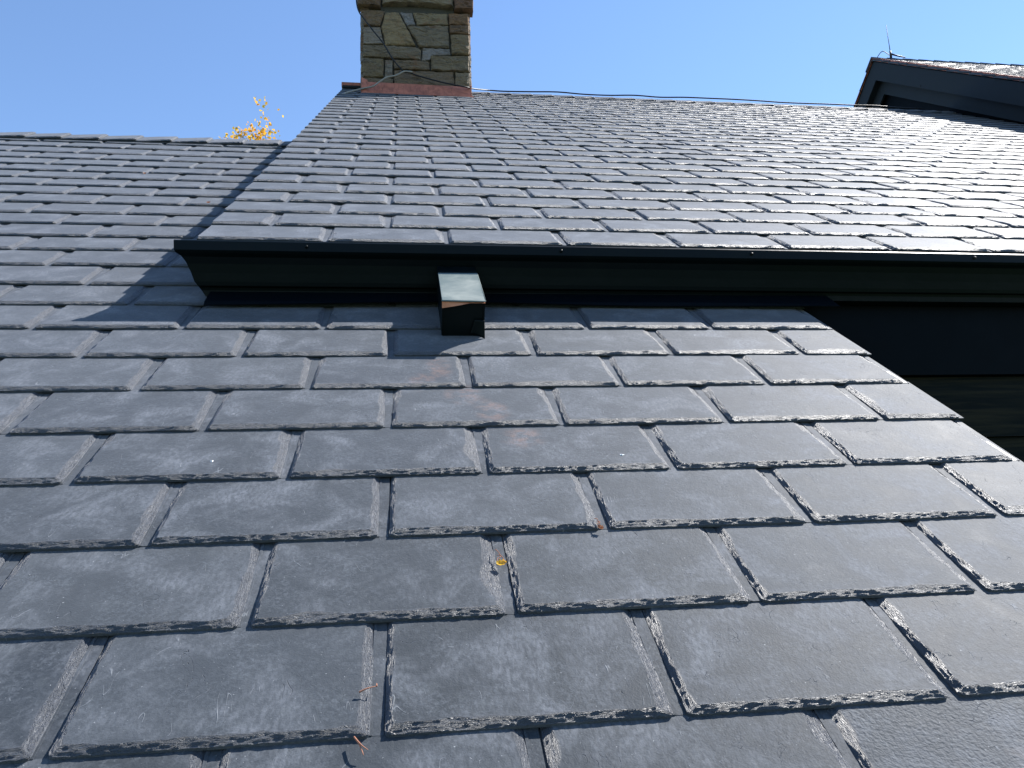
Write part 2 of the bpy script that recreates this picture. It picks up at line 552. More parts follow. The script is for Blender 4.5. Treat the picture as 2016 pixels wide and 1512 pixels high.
def tile_mesh(name, tiles, parent, roof=True, xf=None, mat=None, vmax=99):
    """tiles: (u, v, W, exposure, w, lod, k, left, right, coarse, yaw)"""
    Vs, Fs, Es, EUs, UVs, Rs, Cs, Ss = [], [], [], [], [], [], [], []
    n = 0
    rg = np.random.RandomState(5)
    for (u, v, W, E, w, lod, k, left, right, coarse, yaw) in tiles:
        co, F, em, eu, sm = variant(W, lod, k, left, right)
        c = co.copy()
        c[:, 1] *= E / EXP
        lu = c[:, 0] - W / 2
        UVs.append(np.stack([c[:, 0], c[:, 1]], -1) + rg.rand(2) * 40)
        c[:, 2] += -T * c[:, 1] / E
        c[:, 2] += lu * rg.uniform(-.003, .003) + rg.uniform(0, .0011)
        x = u + W / 2 + lu * math.cos(yaw) - c[:, 1] * math.sin(yaw)
        y = v + lu * math.sin(yaw) + c[:, 1] * math.cos(yaw)
        c[:, 0] = x; c[:, 1] = y; c[:, 2] += w
        c[:, 1] = np.minimum(c[:, 1], vmax)
        if xf is not None:
            c = xf(c)
        Vs.append(c); Fs.append(F + n); n += len(c)
        Es.append(em); EUs.append(eu + rg.rand(2) * 3); Ss.append(sm)
        Rs.append(np.full(len(c), rg.rand())); Cs.append(np.full(len(c), coarse))
    return mesh_np(name, np.concatenate(Vs), np.concatenate(Fs), mat or SLATE, parent,
                   {'edge': np.concatenate(Es), 'rnd': np.concatenate(Rs), 'coarse': np.concatenate(Cs)},
                   {'UVMap': np.concatenate(UVs), 'EdgeUV': np.concatenate(EUs)}, np.concatenate(Ss), roof=roof)

# ------------------------------------------------------------------ ground
gm = MB()
gm.add([(-400, -400, -4.2), (400, -400, -4.2), (400, 400, -4.2), (-400, 400, -4.2)], [(0, 1, 2, 3)])
tag(gm.build('ground', GRASS), kind='structure')

# ------------------------------------------------------------------ the house
house = empty('house', (0, 0, -4.2))
tag(house, 'house with dark grey slate roofs at three levels, green gutter and stone chimney', 'house')
class _Off:      # children keep world coordinates although the house origin is at its base
    pass
H = empty('tmp')
bpy.data.objects.remove(H)
def to_house(o):
    o.parent = house
    o.location = (0, 0, 4.2)
    return o

H_UP = .1354                # upper roof plane above lower roof plane
U_RAKE = -.1696 - P         # left verge of the upper roof
V_EAVE = 1.4483
RR = 3.5 * P                # right verge of the lower roof
rg = random.Random(3)

near_v = [-.502, -.3345, -.1672] + [-.002, .1673, .3361, .5016, .6665, .8353, 1.0023, 1.1693, 1.3362, 1.498, 1.6732, 1.8382, 2.0006,
          2.1672, 2.3286, 2.4973, 2.6646, 2.8322, 2.9963, 3.1622, 3.3281, 3.5041, 3.685, 3.8766, 4.052]
tiles = []
for i, v in enumerate(near_v):
    r = i - 3
    E = (near_v[i + 1] - v) if i + 1 < len(near_v) else .17
    half = (r % 2 == 1)
    lod = 0 if r <= 3 else (1 if r <= 12 else 2)
    k0 = -12 if not half else -12.5
    kmax = 3.5 if v < 1.4 else (-1.0 if not half else -.5)
    if v >= 1.4 and v < 1.5: kmax = 3.5
    c = k0
    while c < kmax - .01:
        wd = min(1.0, kmax - c)
        if r <= 3 and c < -6:
            c += 1; continue
        last = (c + wd > 3.49)
        u0 = c * P + GAP / 2 + rg.uniform(-.0012, .0012)
        W = P * wd - GAP + (GAP * .55 if (last and wd < 1) else 0)
        coarse = 1.0 if (r == -1 and abs(c - 1.5) < .1) else 0.0
        tiles.append((u0, v + rg.uniform(-.0012, .0012), W, E, 0.0, lod, rg.randrange(7), True, not (last and wd < 1), coarse, rg.uniform(-.0025, .0025)))
        c += 1
VR = 4.235
lower_roof = to_house(tile_mesh('lower_roof', tiles, house, vmax=VR - .004))
lower_roof['label'] = 'lower slate roof in the foreground, large grey tiles with chipped edges'

b = MB()
b.box((-4.0, -.75, -.06), (RR - .004, 1.32, -.0185))
b.box((-4.0, 1.32, -.06), (RR - .06, 4.26, -.0185))
o = to_house(b.build('roof_deck', DECK, house, roof=True)); o.parent = lower_roof; o.location = (0, 0, 0); o.rotation_euler = (0, 0, 0)
# verge underlay strip seen beside the last slates
b = MB()
for i in range(3, 12):
    v = near_v[i]
    if (i - 3) % 2 == 1:
        E = near_v[i + 1] - v
        b.hexa([(RR - .030, v + .002, -.012), (RR, v + .002, -.012), (RR, v + E + .1, -.018), (RR - .030, v + E + .1, -.018),
                (RR - .030, v + .002, .0022), (RR, v + .002, .0022), (RR, v + E + .1, -.011), (RR - .030, v + E + .1, -.011)])
o = b.build('verge_strip', plain_material("smooth_slate", (.075, .085, .098), .42, 30, .3, .1, .5), lower_roof)
# back slope behind the left ridge
VR = 4.235
ry, rz = R2W(0, VR, 0)[1:]
b = MB()
b.hexa([(-4, ry, rz - .05), (RR - .1, ry, rz - .05), (RR - .1, ry + 3, rz - .05 - 3 * SB / CB), (-4, ry + 3, rz - .05 - 3 * SB / CB),
        (-4, ry, rz - .012), (RR - .1, ry, rz - .012), (RR - .1, ry + 3, rz - .012 - 3 * SB / CB), (-4, ry + 3, rz - .012 - 3 * SB / CB)])
o = b.build('back_slope', SLATE, house); to_house(o)

# ridge caps: local v of a tile runs along the ridge to the left, local u runs up the slope
def cap_xf(u_end, v_low, w0, tilt, back=False, ridge=None):
    def f(c):
        along, up, h = c[:, 1], c[:, 0], c[:, 2]
        U = u_end - along
        Vv = v_low + up
        Wv = w0 + h + .004
        if not back:
            return np.stack([U, Vv, Wv], -1)
        # mirror about the ridge line
        y = Vv * CB - Wv * SB; z = Vv * SB + Wv * CB
        y = 2 * ridge - y
        return np.stack([U, y * CB + z * SB, -y * SB + z * CB], -1)
    return f

def ridge_caps(name, ends, v_low, width, w0, parent, lod, ridge_y):
    Vs, Fs, Es, EUs, UVs, Rs, Ss, n = [], [], [], [], [], [], [], 0
    r2 = np.random.RandomState(8)
    for j, ue in enumerate(ends):
        for back in (False, True):
            co, F, em, eu, sm = variant(width, lod, j % 5, True, True, False, .30)
            c = co.copy()
            c[:, 2] += -.0100 * c[:, 1] / .18 + .003
            UVs.append(c[:, :2] + r2.rand(2) * 30)
            c = cap_xf(ue + r2.uniform(-.004, .004), v_low, w0, 0, back, ridge_y)(c)
            Vs.append(c); Fs.append((F if back else F[:, ::-1]) + n); n += len(c)
            Es.append(em); EUs.append(eu); Ss.append(sm); Rs.append(np.full(len(c), r2.rand()))
    return mesh_np(name, np.concatenate(Vs), np.concatenate(Fs), SLATE, parent,
                   {'edge': np.concatenate(Es), 'rnd': np.concatenate(Rs), 'coarse': np.zeros(n)},
                   {'UVMap': np.concatenate(UVs), 'EdgeUV': np.concatenate(EUs)}, np.concatenate(Ss), roof=False)

ends = [-.66 - .1885 * i for i in range(20)] + [-.66 + .1885 * i for i in range(1, 4)]
rc = ridge_caps('ridge_cap', ends, VR - .145, .148, .012, lower_roof, 1, R2W(0, VR + .004, .016)[1])

# ---- upper roof
far_off = [.0, .167, .329, .490, .655, .825, .996, 1.165, 1.338, 1.512, 1.69, 1.872, 2.052, 2.232, 2.42, 2.60, 2.785, 2.965, 3.15,
           3.335, 3.52, 3.71, 3.90, 4.09, 4.28, 4.475, 4.665, 4.855, 5.05, 5.24, 5.36]
V_R2 = V_EAVE + 5.47
tiles = []
for i, dv in enumerate(far_off[:-1]):
    v = V_EAVE + dv
    E = far_off[i + 1] - dv
    half = i % 2 == 1
    c = 0.0
    umax = 5.62
    first = True
    while U_RAKE + c * P < umax:
        wd = .5 if (half and first) else 1.0
        u0 = U_RAKE + c * P + GAP / 2 + rg.uniform(-.0015, .0015)
        if first: u0 = U_RAKE
        W = P * wd - GAP + (GAP / 2 if first else 0)
        lod = 1 if (i < 6 and c < 8) else 2
        tiles.append((u0, v + rg.uniform(-.0015, .0015), round(W, 4), max(E, .165), H_UP, lod, rg.randrange(7), not first, True, 0.0, rg.uniform(-.003, .003)))
        c += wd; first = False
upper_roof = to_house(tile_mesh('upper_roof', tiles, house, vmax=V_R2 - .004))
upper_roof['label'] = 'upper slate roof above the gutter, running up to the chimney'
b = MB()
b.box((U_RAKE + .012, V_EAVE + .035, H_UP - .075), (8.2, V_R2, H_UP - .0185))
o = b.build('roof_deck', DECK, upper_roof)
ry2, rz2 = R2W(0, V_R2, H_UP)[1:]
b = MB()
t = SB / CB
b.hexa([(U_RAKE, ry2, rz2 - .06), (8.2, ry2, rz2 - .06), (8.2, ry2 + 4, rz2 - .06 - 4 * t), (U_RAKE, ry2 + 4, rz2 - .06 - 4 * t),
        (U_RAKE, ry2, rz2 - .012), (8.2, ry2, rz2 - .012), (8.2, ry2 + 4, rz2 - .012 - 4 * t), (U_RAKE, ry2 + 4, rz2 - .012 - 4 * t)])
to_house(b.build('back_slope', SLATE, house))
ends = [.62 + .19 * i for i in range(31)]
rc = ridge_caps('ridge_cap', ends, V_R2 - .13, .135, H_UP + .004, upper_roof, 2, R2W(0, V_R2, H_UP + .012)[1])
# left gable cheek between the two roofs
b = MB()
b.box((U_RAKE + .014, V_EAVE + .02, -.02), (U_RAKE + .035, V_R2, H_UP - .02))
to_house(b.build('verge_board', DARKTRIM, house, roof=True))

# ---- gutter (profile in y,z; the left end is cut back towards the bottom)
EZ = .949
prof = [(1.049, .9225), (1.045, .928), (1.047, .931), (1.056, .932), (1.060, .926), (1.056, .921), (1.0525, .915), (1.0535, .9045), (1.063, .8925), (1.073, .879), (1.081, .858),
        (1.088, .838), (1.093, .828), (1.103, .8275), (1.108, .8215), (1.111, .808), (1.165, .806), (1.165, .935), (1.1625, .935), (1.1625, .8095), (1.114, .8095),
        (1.106, .8305), (1.092, .8355), (1.084, .860), (1.076, .882), (1.066, .895)]
# outer skin front to back, then back up: simple thick shell
SH = lambda L: [(y + (.014 if y < 1.14 else 0), z + .004) for y, z in L]
outer = SH([(1.060, .921), (1.0605, .9275), (1.056, .931), (1.047, .931), (1.0435, .927), (1.0435, .904), (1.050, .899), (1.062, .893), (1.073, .879), (1.082, .858),
         (1.089, .838), (1.094, .829), (1.105, .8275), (1.109, .8215), (1.112, .808), (1.165, .806), (1.167, .938)])
inner = SH([(1.1645, .938), (1.1625, .809), (1.1145, .8105), (1.1115, .823), (1.1065, .8305), (1.0965, .832), (1.0915, .840), (1.0845, .859), (1.0755, .8805),
         (1.0635, .8955), (1.052, .9015), (1.0462, .906), (1.0462, .9255), (1.048, .9285), (1.0555, .9285), (1.058, .926), (1.058, .921)])
pr = outer + inner
def xend(y, z):      # left end drawn back with depth below the lip
    return float(np.interp(z, [.800, .815, .826, .843, .870, .897, .904, .933], [-.452, -.466, -.472, -.486, -.494, -.508, -.524, -.526]))
b = MB()
X1 = 6.0
n = len(pr)
xs_ = [None] + [-.2 + .35 * i for i in range(18)]
rings = []
r3 = random.Random(4)
for j, x in enumerate(xs_ + [X1]):
    dz = -.0055 * ((-.526 if x is None else x) + .526) / 2.3
    rip = r3.uniform(-.0012, .0012) if x is not None else 0
    rings.append([((xend(y, z) if x is None else x), y + rip * (1 if z < .90 else .4), z + dz) for (y, z) in pr])
vs = [p for rr_ in rings for p in rr_]
fs = [(j * n + i, (j + 1) * n + i, (j + 1) * n + (i + 1) % n, j * n + (i + 1) % n) for j in range(len(rings) - 1) for i in range(n)]
b.add(vs, fs)
gutter = to_house(b.build('gutter', GREEN, house))
gutter['label'] = 'long dark green gutter with rolled lip along the upper eave'
# end cap plate
b = MB()
cap = [p for p in outer]
c0 = [(xend(y, z) - .0012, y, z) for y, z in cap]
c1 = [(xend(y, z) + .0012, y, z) for y, z in cap]
m_ = len(cap)
b.add(c0 + c1, [tuple(range(m_)), tuple(range(2 * m_ - 1, m_ - 1, -1))] + [(i, m_ + i, m_ + (i + 1) % m_, (i + 1) % m_) for i in range(m_)])
b.build('end_cap', GREEN, gutter)
# fixing screws on the lip
for x in (-.21, .437, .96, 1.62, 2.3):
    b = MB()
    dz = -.0055 * (x + .526) / 2.3
    b.tube([(x, 1.0580, .920 + dz), (x, 1.0545, .920 + dz)], .0045, 12)
    b.tube([(x, 1.0545, .920 + dz), (x, 1.0530, .920 + dz)], .0032, 12)
    b.build('screw', STEEL if x > 1.5 else GREEN, gutter, smooth=True)

# downspout outlet that drops from the gutter on to the lower roof
def roofbox(b, u0, u1, v0, v1, w0, w1, skew=0.0):
    b.hexa([(u0, v0, w0), (u1, v0, w0), (u1, v1, w0), (u0, v1, w0), (u0, v0, w1), (u1, v0 + skew, w1), (u1, v1, w1), (u0, v1, w1)])
b = MB()
tk = .0022
ub0, ub1, vb0, vb1, wt = .1150, .2130, 1.118, 1.42, .091
roofbox(b, ub0, ub1, vb0, 1.335, wt - tk, wt, -.004)
o = b.build('outlet_top', PATINA, gutter, roof=True, bevel=.0008)
o['label'] = 'pale weathered top face of the downspout outlet'
b = MB()
b.tube([(ub0 - .001, vb0 - .002, wt - .0012), ((ub0 + ub1) / 2, vb0 - .0035, wt - .0016), (ub1 + .001, vb0 - .006, wt - .0012)], .0017, 8)
b.tube([(ub1 + .0004, vb0 - .004, wt - .0008), (ub1 + .0004, 1.335, wt - .0008)], .0013, 6)
b.build('folded_hem', PATINA, gutter, roof=True, smooth=True)
b = MB()
roofbox(b, ub0, ub1, 1.3352, vb1, wt - tk, wt)  # rear of the top: the gutter lip's shade put in as dark green
roofbox(b, ub0, ub0 + tk, vb0, vb1, .006, wt - tk - .0003)
roofbox(b, ub1 - tk, ub1, vb0, vb1, .006, wt - tk - .0003)
roofbox(b, ub0 + tk, ub1 - tk, vb0 + .004, vb0 + .006, -.004, wt - tk - .0003)   # mouth, set back a little
o = b.build('outlet', GREEN, gutter, roof=True)
# front lip, bent; bare copper shows where the paint has gone
b = MB()
N_ = 14
fv, ff = [], []
for i in range(N_ + 1):
    a = i / N_
    u = ub0 + (ub1 - ub0) * a
    top = wt - tk - .0005
    drop = .003 + .012 * max(0, 1 - a / .62) ** .8
    fv += [(u, vb0 + .0005, top), (u, vb0 - .006 - .0 * a, top - drop), (u, vb0 + .002, top), (u, vb0 - .004, top - drop)]
for i in range(N_):
    k = i * 4
    ff += [(k, k + 1, k + 5, k + 4), (k + 2, k + 6, k + 7, k + 3), (k + 1, k + 3, k + 7, k + 5)]
b.add(fv, ff)
o = b.build('copper_lip', FRESHCU, gutter, roof=True)
o['label'] = 'bare copper strip on the outlet front'
b = MB()     # curled lower corner catching the light
cv, cf = [], []
for i in range(9):
    a = i / 8
    for j in range(7):
        q = j / 6
        ang = q * 1.5
        cv.append((ub1 - .032 * (1 - q) * (1 - .3 * a) , vb0 - .004 - .016 * math.sin(ang) * (1 - a) * q, .004 + .040 * a + .006 * math.cos(ang) * (1 - a)))
for i in range(8):
    for j in range(6):
        k = i * 7 + j
        cf.append((k, k + 1, k + 8, k + 7))
b.add(cv, cf)
o = b.build('bent_corner', GREEN, gutter, roof=True, smooth=True)
sm_ = o.modifiers.new("solid", 'SOLIDIFY'); sm_.thickness = .0012

# apron flashing beneath the gutter, with a wavy lower edge
b = MB()
av, af = [], []
NN = 60
for i in range(NN + 1):
    u = -.452 + (1.20 + .452) * i / NN
    a = i / NN
    ve = 1.309 + .014 * math.sin(math.pi * min(1, a * 1.02)) ** .45 + .002 * math.sin(u * 9)
    lift = .0125 + .004 * math.sin(u * 5 + 1)
    av += [(u, ve, lift + .0025), (u, ve, lift), (u, ve + .012, .0165), (u, 1.44, .022), (u, 1.44, .11)]
for i in range(NN):
    k = i * 5
    af += [(k + 5, k, k + 1, k + 6), (k + 6, k + 1, k + 2, k + 7), (k + 7, k + 2, k + 3, k + 8), (k + 8, k + 3, k + 4, k + 9)]
b.add(av, af)
o = b.build('apron_flashing', DARKTRIM, house, roof=True); to_house(o)
o['label'] = 'dark metal flashing strip under the gutter'

# main wall of the house under the upper eave
b = MB()
b.box((-.40, 1.168, .70), (9, 1.198, .938))
b.box((RR - .1, 1.168, .603), (9, 1.198, .70))
to_house(b.build('fascia_board', DARKTRIM, house))['label'] = 'dark fascia board behind the gutter'
b = MB()
b.box((RR - .15, 1.21, -4.2), (9, 1.40, .76))
b.box((-3.9, -.4, -4.2), (RR - .3, 2.0, -.55))
b.box((-3.9, 2.0, -4.2), (RR - .3, 5.2, 1.0))
b.box((-.30, 1.40, -4.2), (9, 8.6, .85))
b.box((-.30, 4.2, .85), (9, 7.1, 2.6))
to_house(b.build('wall', WOOD, house))
b = MB()
zz = .44
for i in range(12):
    z1 = .600 - i * .178
    b.hexa([(RR - .14, 1.178, z1 - .176), (9, 1.178, z1 - .176), (9, 1.209, z1 - .176), (RR - .14, 1.209, z1 - .176),
            (RR - .14, 1.190, z1), (9, 1.190, z1), (9, 1.209, z1), (RR - .14, 1.209, z1)])
to_house(b.build('siding', WOOD, house))['label'] = 'dark stained horizontal board siding in shade'

# ---- chimney
XL, XR, YF, YB = -.296, .600, 5.215, 6.05
ZB, ZT = 3.55, 5.75
b = MB()
b.box((XL + .018, YF + .018, ZB), (XR - .018, YB - .018, ZT))
chimney = to_house(b.build('chimney', MORTAR, house))
chimney['label'] = 'square rubble stone chimney with copper base flashing'
stones = [
 ([[-0.128, 4.80], [0.473, 4.82], [0.476, 4.703], [0.2, 4.718], [-0.129, 4.702]], (.34, .30, .20), .055),
 ([[-0.345, 4.80], [-0.139, 4.80], [-0.15, 4.668], [-0.34, 4.672]], (.17, .10, .055), .05),
 ([[0.483, 4.80], [0.648, 4.80], [0.645, 4.676], [0.478, 4.672]], (.22, .10, .06), .06),
 ([[-0.108, 4.628], [0.004, 4.635], [0.062, 4.519], [0.146, 4.332], [-0.109, 4.318], [-0.142, 4.489]], (.40, .31, .16), .02),
 ([[-0.29, 4.635], [-0.116, 4.642], [-0.151, 4.501], [-0.290, 4.490]], (.20, .14, .08), .02),
 ([[0.020, 4.637], [0.117, 4.637], [0.143, 4.524], [0.074, 4.513]], (.34, .37, .39), .012),
 ([[0.128, 4.637], [0.425, 4.640], [0.429, 4.537], [0.16, 4.522]], (.34, .29, .17), .022),
 ([[0.434, 4.640], [0.605, 4.644], [0.605, 4.545], [0.438, 4.538]], (.26, .14, .07), .03),
 ([[-0.292, 4.480], [-0.153, 4.488], [-0.119, 4.327], [-0.292, 4.318]], (.38, .35, .30), .015),
 ([[0.075, 4.506], [0.429, 4.530], [0.43, 4.322], [0.18, 4.318], [0.138, 4.403]], (.23, .22, .16), .024),
 ([[0.44, 4.529], [0.606, 4.539], [0.605, 4.450], [0.44, 4.456]], (.22, .13, .07), .03),
 ([[0.446, 4.446], [0.605, 4.442], [0.603, 4.263], [0.45, 4.260]], (.25, .21, .12), .03),
 ([[-0.295, 4.308], [0.144, 4.310], [0.190, 4.289], [0.182, 4.192], [-0.295, 4.200]], (.22, .20, .14), .022),
 ([[0.206, 4.307], [0.435, 4.312], [0.441, 4.252], [0.273, 4.242], [0.261, 4.192], [0.196, 4.190]], (.33, .35, .36), .012),
 ([[-0.295, 4.190], [-0.122, 4.182], [-0.126, 4.016], [-0.295, 4.009]], (.19, .17, .10), .024),
 ([[-0.112, 4.182], [-0.046, 4.181], [-0.053, 4.016], [-0.117, 4.009]], (.30, .30, .27), .014),
 ([[-0.038, 4.182], [0.261, 4.181], [0.262, 4.102], [0.09, 4.100], [-0.038, 4.098]], (.19, .16, .11), .02),
 ([[0.271, 4.231], [0.602, 4.248], [0.602, 4.100], [0.377, 4.096], [0.276, 4.103]], (.21, .19, .12), .026),
 ([[-0.034, 4.086], [0.463, 4.088], [0.472, 3.90], [-0.035, 3.90]], (.20, .16, .11), .02),
 ([[0.476, 4.089], [0.602, 4.088], [0.602, 3.90], [0.478, 3.90]], (.26, .22, .14), .028),
 ([[-0.295, 4.000], [-0.045, 4.004], [-0.045, 3.86], [-0.295, 3.86]], (.18, .16, .11), .02),
]
def stone_block(b, poly, tint, out, rs, y=YF, depth=.06, mp=None):
    """an irregular block: outline subdivided, jittered, domed towards its face"""
    pts = []
    n = len(poly)
    for i in range(n):
        a, c = poly[i], poly[(i + 1) % n]
        L = math.hypot(a[0] - c[0], a[1] - c[1])
        k = max(2, int(L / .035))
        for j in range(k):
            q = j / k
            jx, jz = rs.uniform(-.004, .004), rs.uniform(-.004, .004)
            pts.append((a[0] + (c[0] - a[0]) * q + jx, a[1] + (c[1] - a[1]) * q + jz))
    cx = sum(p[0] for p in pts) / len(pts); cz = sum(p[1] for p in pts) / len(pts)
    m = len(pts)
    rings = [(1.0, depth), (1.0, -out * .35), (.93, -out * .85), (.60, -out), (.28, -out)]
    vs = []
    for s, dy in rings:
        for p in pts:
            rx = cx + (p[0] - cx) * s; rz = cz + (p[1] - cz) * s
            dd = dy + (rs.uniform(-.2, .2) * out if s < 1 else 0)
            vs.append((rx, y + dd, rz))
    vs.append((cx, y - out * 1.05, cz))
    fs = []
    for r in range(len(rings) - 1):
        for i in range(m):
            fs.append((r * m + i, r * m + (i + 1) % m, (r + 1) * m + (i + 1) % m, (r + 1) * m + i))
    k = (len(rings) - 1) * m
    fs += [(k + i, k + (i + 1) % m, len(vs) - 1) for i in range(m)]
    if mp: vs = [mp(v) for v in vs]
    b.add(vs, fs, tint)
rs = random.Random(12)
b = MB()
for poly, tint, out in stones:
    stone_block(b, poly, tint, out, rs)
# rows of stone above the frame and on the other three faces
def rubble(b, x0, x1, z0, z1, mp):
    z = z0
    while z < z1 - .03:
        h = min(rs.uniform(.09, .2), z1 - z)
        x = x0
        while x < x1 - .02:
            w = min(rs.uniform(.14, .42), x1 - x)
            if x1 - (x + w) < .08: w = x1 - x
            tint = rs.choice([(.24, .22, .16), (.36, .30, .17), (.20, .17, .11), (.32, .33, .32), (.22, .13, .08)])
            stone_block(b, [[x + .006, z + h - .006], [x + w - .006, z + h - .006], [x + w - .006, z + .006], [x + .006, z + .006]], tint, .022, rs, 0, .05, mp)
            x += w
        z += h
rubble(b, XL, XR, 4.815, ZT, lambda v: (v[0], YF + v[1], v[2]))
rubble(b, YF, YB, 3.6, ZT, lambda v: (XR - v[1], v[0], v[2]))
rubble(b, YF, YB, 3.6, ZT, lambda v: (XL + v[1], YF + YB - v[0], v[2]))
rubble(b, XL, XR, 3.6, ZT, lambda v: (XL + XR - v[0], YB - v[1], v[2]))
o = b.build('stonework', STONE, chimney, tint=True)
b = MB()
b.box((XL - .07, YF - .07, ZT), (XR + .07, YB + .07, ZT + .09))
b.build('chimney_cap', MORTAR, chimney, bevel=.01)
# copper flashing: front apron, corner folds, side pieces stepping up over the ridge
b = MB()
b.hexa([(-.256, YF - .052, 3.842), (.612, YF - .052, 3.842), (.612, YF - .046, 3.842), (-.256, YF - .046, 3.842),
        (-.256, YF - .034, 3.952), (.608, YF - .034, 3.944), (.608, YF - .028, 3.944), (-.256, YF - .028, 3.952)])
b.hexa([(-.300, YF - .050, 3.84), (-.2565, YF - .055, 3.84), (-.2565, YF - .049, 3.84), (-.300, YF - .044, 3.84),
        (-.306, YF - .036, 3.99), (-.2565, YF - .040, 3.965), (-.2565, YF - .034, 3.965), (-.306, YF - .030, 3.99)])
for x in (-.308, .604):
    b.hexa([(x, YF - .05, 3.80), (x + .006, YF - .05, 3.80), (x + .006, ry2, rz2 - .05), (x, ry2, rz2 - .05),
            (x, YF - .04, 3.95), (x + .006, YF - .04, 3.95), (x + .006, ry2, rz2 + .10), (x, ry2, rz2 + .10)])
b.hexa([(-.27, YF - .072, 3.829), (.622, YF - .072, 3.829), (.622, YF - .046, 3.8445), (-.27, YF - .046, 3.8445),
        (-.27, YF - .072, 3.833), (.622, YF - .072, 3.833), (.622, YF - .046, 3.850), (-.27, YF - .046, 3.850)])
b.build('flashing', COPPER, chimney)
# copper ridge piece left of the chimney
b = MB()
b.prism([(ry2 - .055, rz2 - .012), (ry2 - .050, rz2 + .028), (ry2, rz2 + .036), (ry2 + .05, rz2 + .028), (ry2 + .055, rz2 - .012)], U_RAKE - .012, XL - .009)
to_house(b.build('ridge_flashing', COPPER, house))['label'] = 'short copper ridge piece left of the chimney'
b = MB()
b.prism([(ry2 - .115, rz2 - .062), (ry2 - .110, rz2 - .038), (ry2 - .054, rz2 - .010), (ry2 - .054, rz2 - .045)], U_RAKE + .0, XL - .01)
to_house(b.build('ridge_slate', DECK, house))

# ---- higher gable wing on the right
WP = math.radians(37.25)
tw = math.tan(WP)
XG = 5.2
PY, PZ = 6.385, 5.268
wing = empty('gable_wing'); to_house(wing)
wing['label'] = 'higher gable at the far right with blue grey boards under a sunlit slate roof'
def rake(b, x0, x1, d0, d1, ylen_f=4.6, ylen_b=4.0):
    """band parallel to both rakes, from d0 to d1 (vertical) below the roof top line"""
    pts = [(PY - ylen_f, PZ - ylen_f * tw - d0), (PY, PZ - d0), (PY + ylen_b, PZ - ylen_b * tw - d0),
           (PY + ylen_b, PZ - ylen_b * tw - d1), (PY, PZ - d1), (PY - ylen_f, PZ - ylen_f * tw - d1)]
    v = [(x0, y, z) for y, z in pts] + [(x1, y, z) for y, z in pts]
    q = [(0, 1, 4, 5), (1, 2, 3, 4)]
    fs = [tuple(reversed(f)) for f in q] + [tuple(i + 6 for i in f) for f in q]
    fs += [(i, (i + 1) % 6, 6 + (i + 1) % 6, 6 + i) for i in range(6)]
    b.add(v, fs)
b = MB(); rake(b, XG + .004, XG + 5, .034, .060)
b.build('wing_deck', DARKTRIM, wing)
b = MB(); rake(b, XG - .008, XG - .002, .006, .048)
b.build('drip_edge', COPPER, wing)
b = MB(); rake(b, XG, XG + .022, .061, .285)
b.build('rake_board', FASCIA, wing)
b = MB(); rake(b, XG + .022, XG + .075, .25, .275)
b.build('soffit', FASCIA, wing)
b = MB(); rake(b, XG + .075, XG + .10, .276, .45)
b.build('frieze_board', FASCIA, wing)
b = MB()
yl, yb = 4.3, 3.8
pts = [(PY - yl, PZ - yl * tw - .14), (PY, PZ - .14), (PY + yb, PZ - yb * tw - .14), (PY + yb, 1.2), (PY - yl, 1.2)]
b.prism(pts, XG + .125, XG + 5)
b.build('wall', DARKTRIM, wing)
b = MB()
b.tube([(XG - .001, 5.72, 4.50), (XG - .006, 5.72, 4.50)], .007, 8)
b.build('nail_head', STEEL, wing)
# slates of the wing, front slope; local frame is the wing slope
cw, sw_ = math.cos(WP), math.sin(WP)
def wing_xf(front):
    def f(c):
        u, v, w = c[:, 0], c[:, 1], c[:, 2]      # v measured up-slope from the peak line (negative = below)
        y = PY + v * cw - w * sw_
        z = PZ + v * sw_ + w * cw - .028
        if not front:
            y = 2 * PY - y
        return np.stack([XG - .02 + u, y, z], -1)
    return f
for front in (True, False):
    tiles = []
    for i in range(30 if front else 22):
        v = -.19 - i * .167
        c = 0 if i % 2 == 0 else -.5
        while c * P < (4.6 if front else 1.2):
            u0 = max(0, c * P + GAP / 2)
            W = round((P if c >= 0 else P / 2) - GAP, 4)
            tiles.append((u0, v, W, .167, 0, 2, rg.randrange(7), c > 0, True, 0.6, rg.uniform(-.004, .004)))
            c += 1
    o = tile_mesh('wing_slates' if front else 'wing_back_slates', tiles, wing, roof=False, xf=wing_xf(front), vmax=-.004)
    o['label'] = 'sunlit rough slates on the gable wing' if front else 'slates on the far side of the gable wing'
# wing ridge caps, slightly uneven
b = MB()
x = XG - .02
while x < XG + 4.5:
    j = rs.uniform(.0, .008)
    for sgn in (-1, 1):
        a0, a1 = -.026 + .010, -.026 + .024 + j
        q = [(x, PY, PZ + a0), (x + .30, PY, PZ + a0 - .008), (x + .30, PY + sgn * .13, PZ + a0 - .008 - .13 * tw), (x, PY + sgn * .13, PZ + a1 - .012 - .13 * tw)]
        b.hexa(q + [(p[0], p[1], p[2] + (.017 if p[0] == x else .008)) for p in q])
    x += .19
b.build('ridge_cap', plain_material("ridge_slate", (.07, .078, .088), .5, 40, .4, .5, .5), wing)

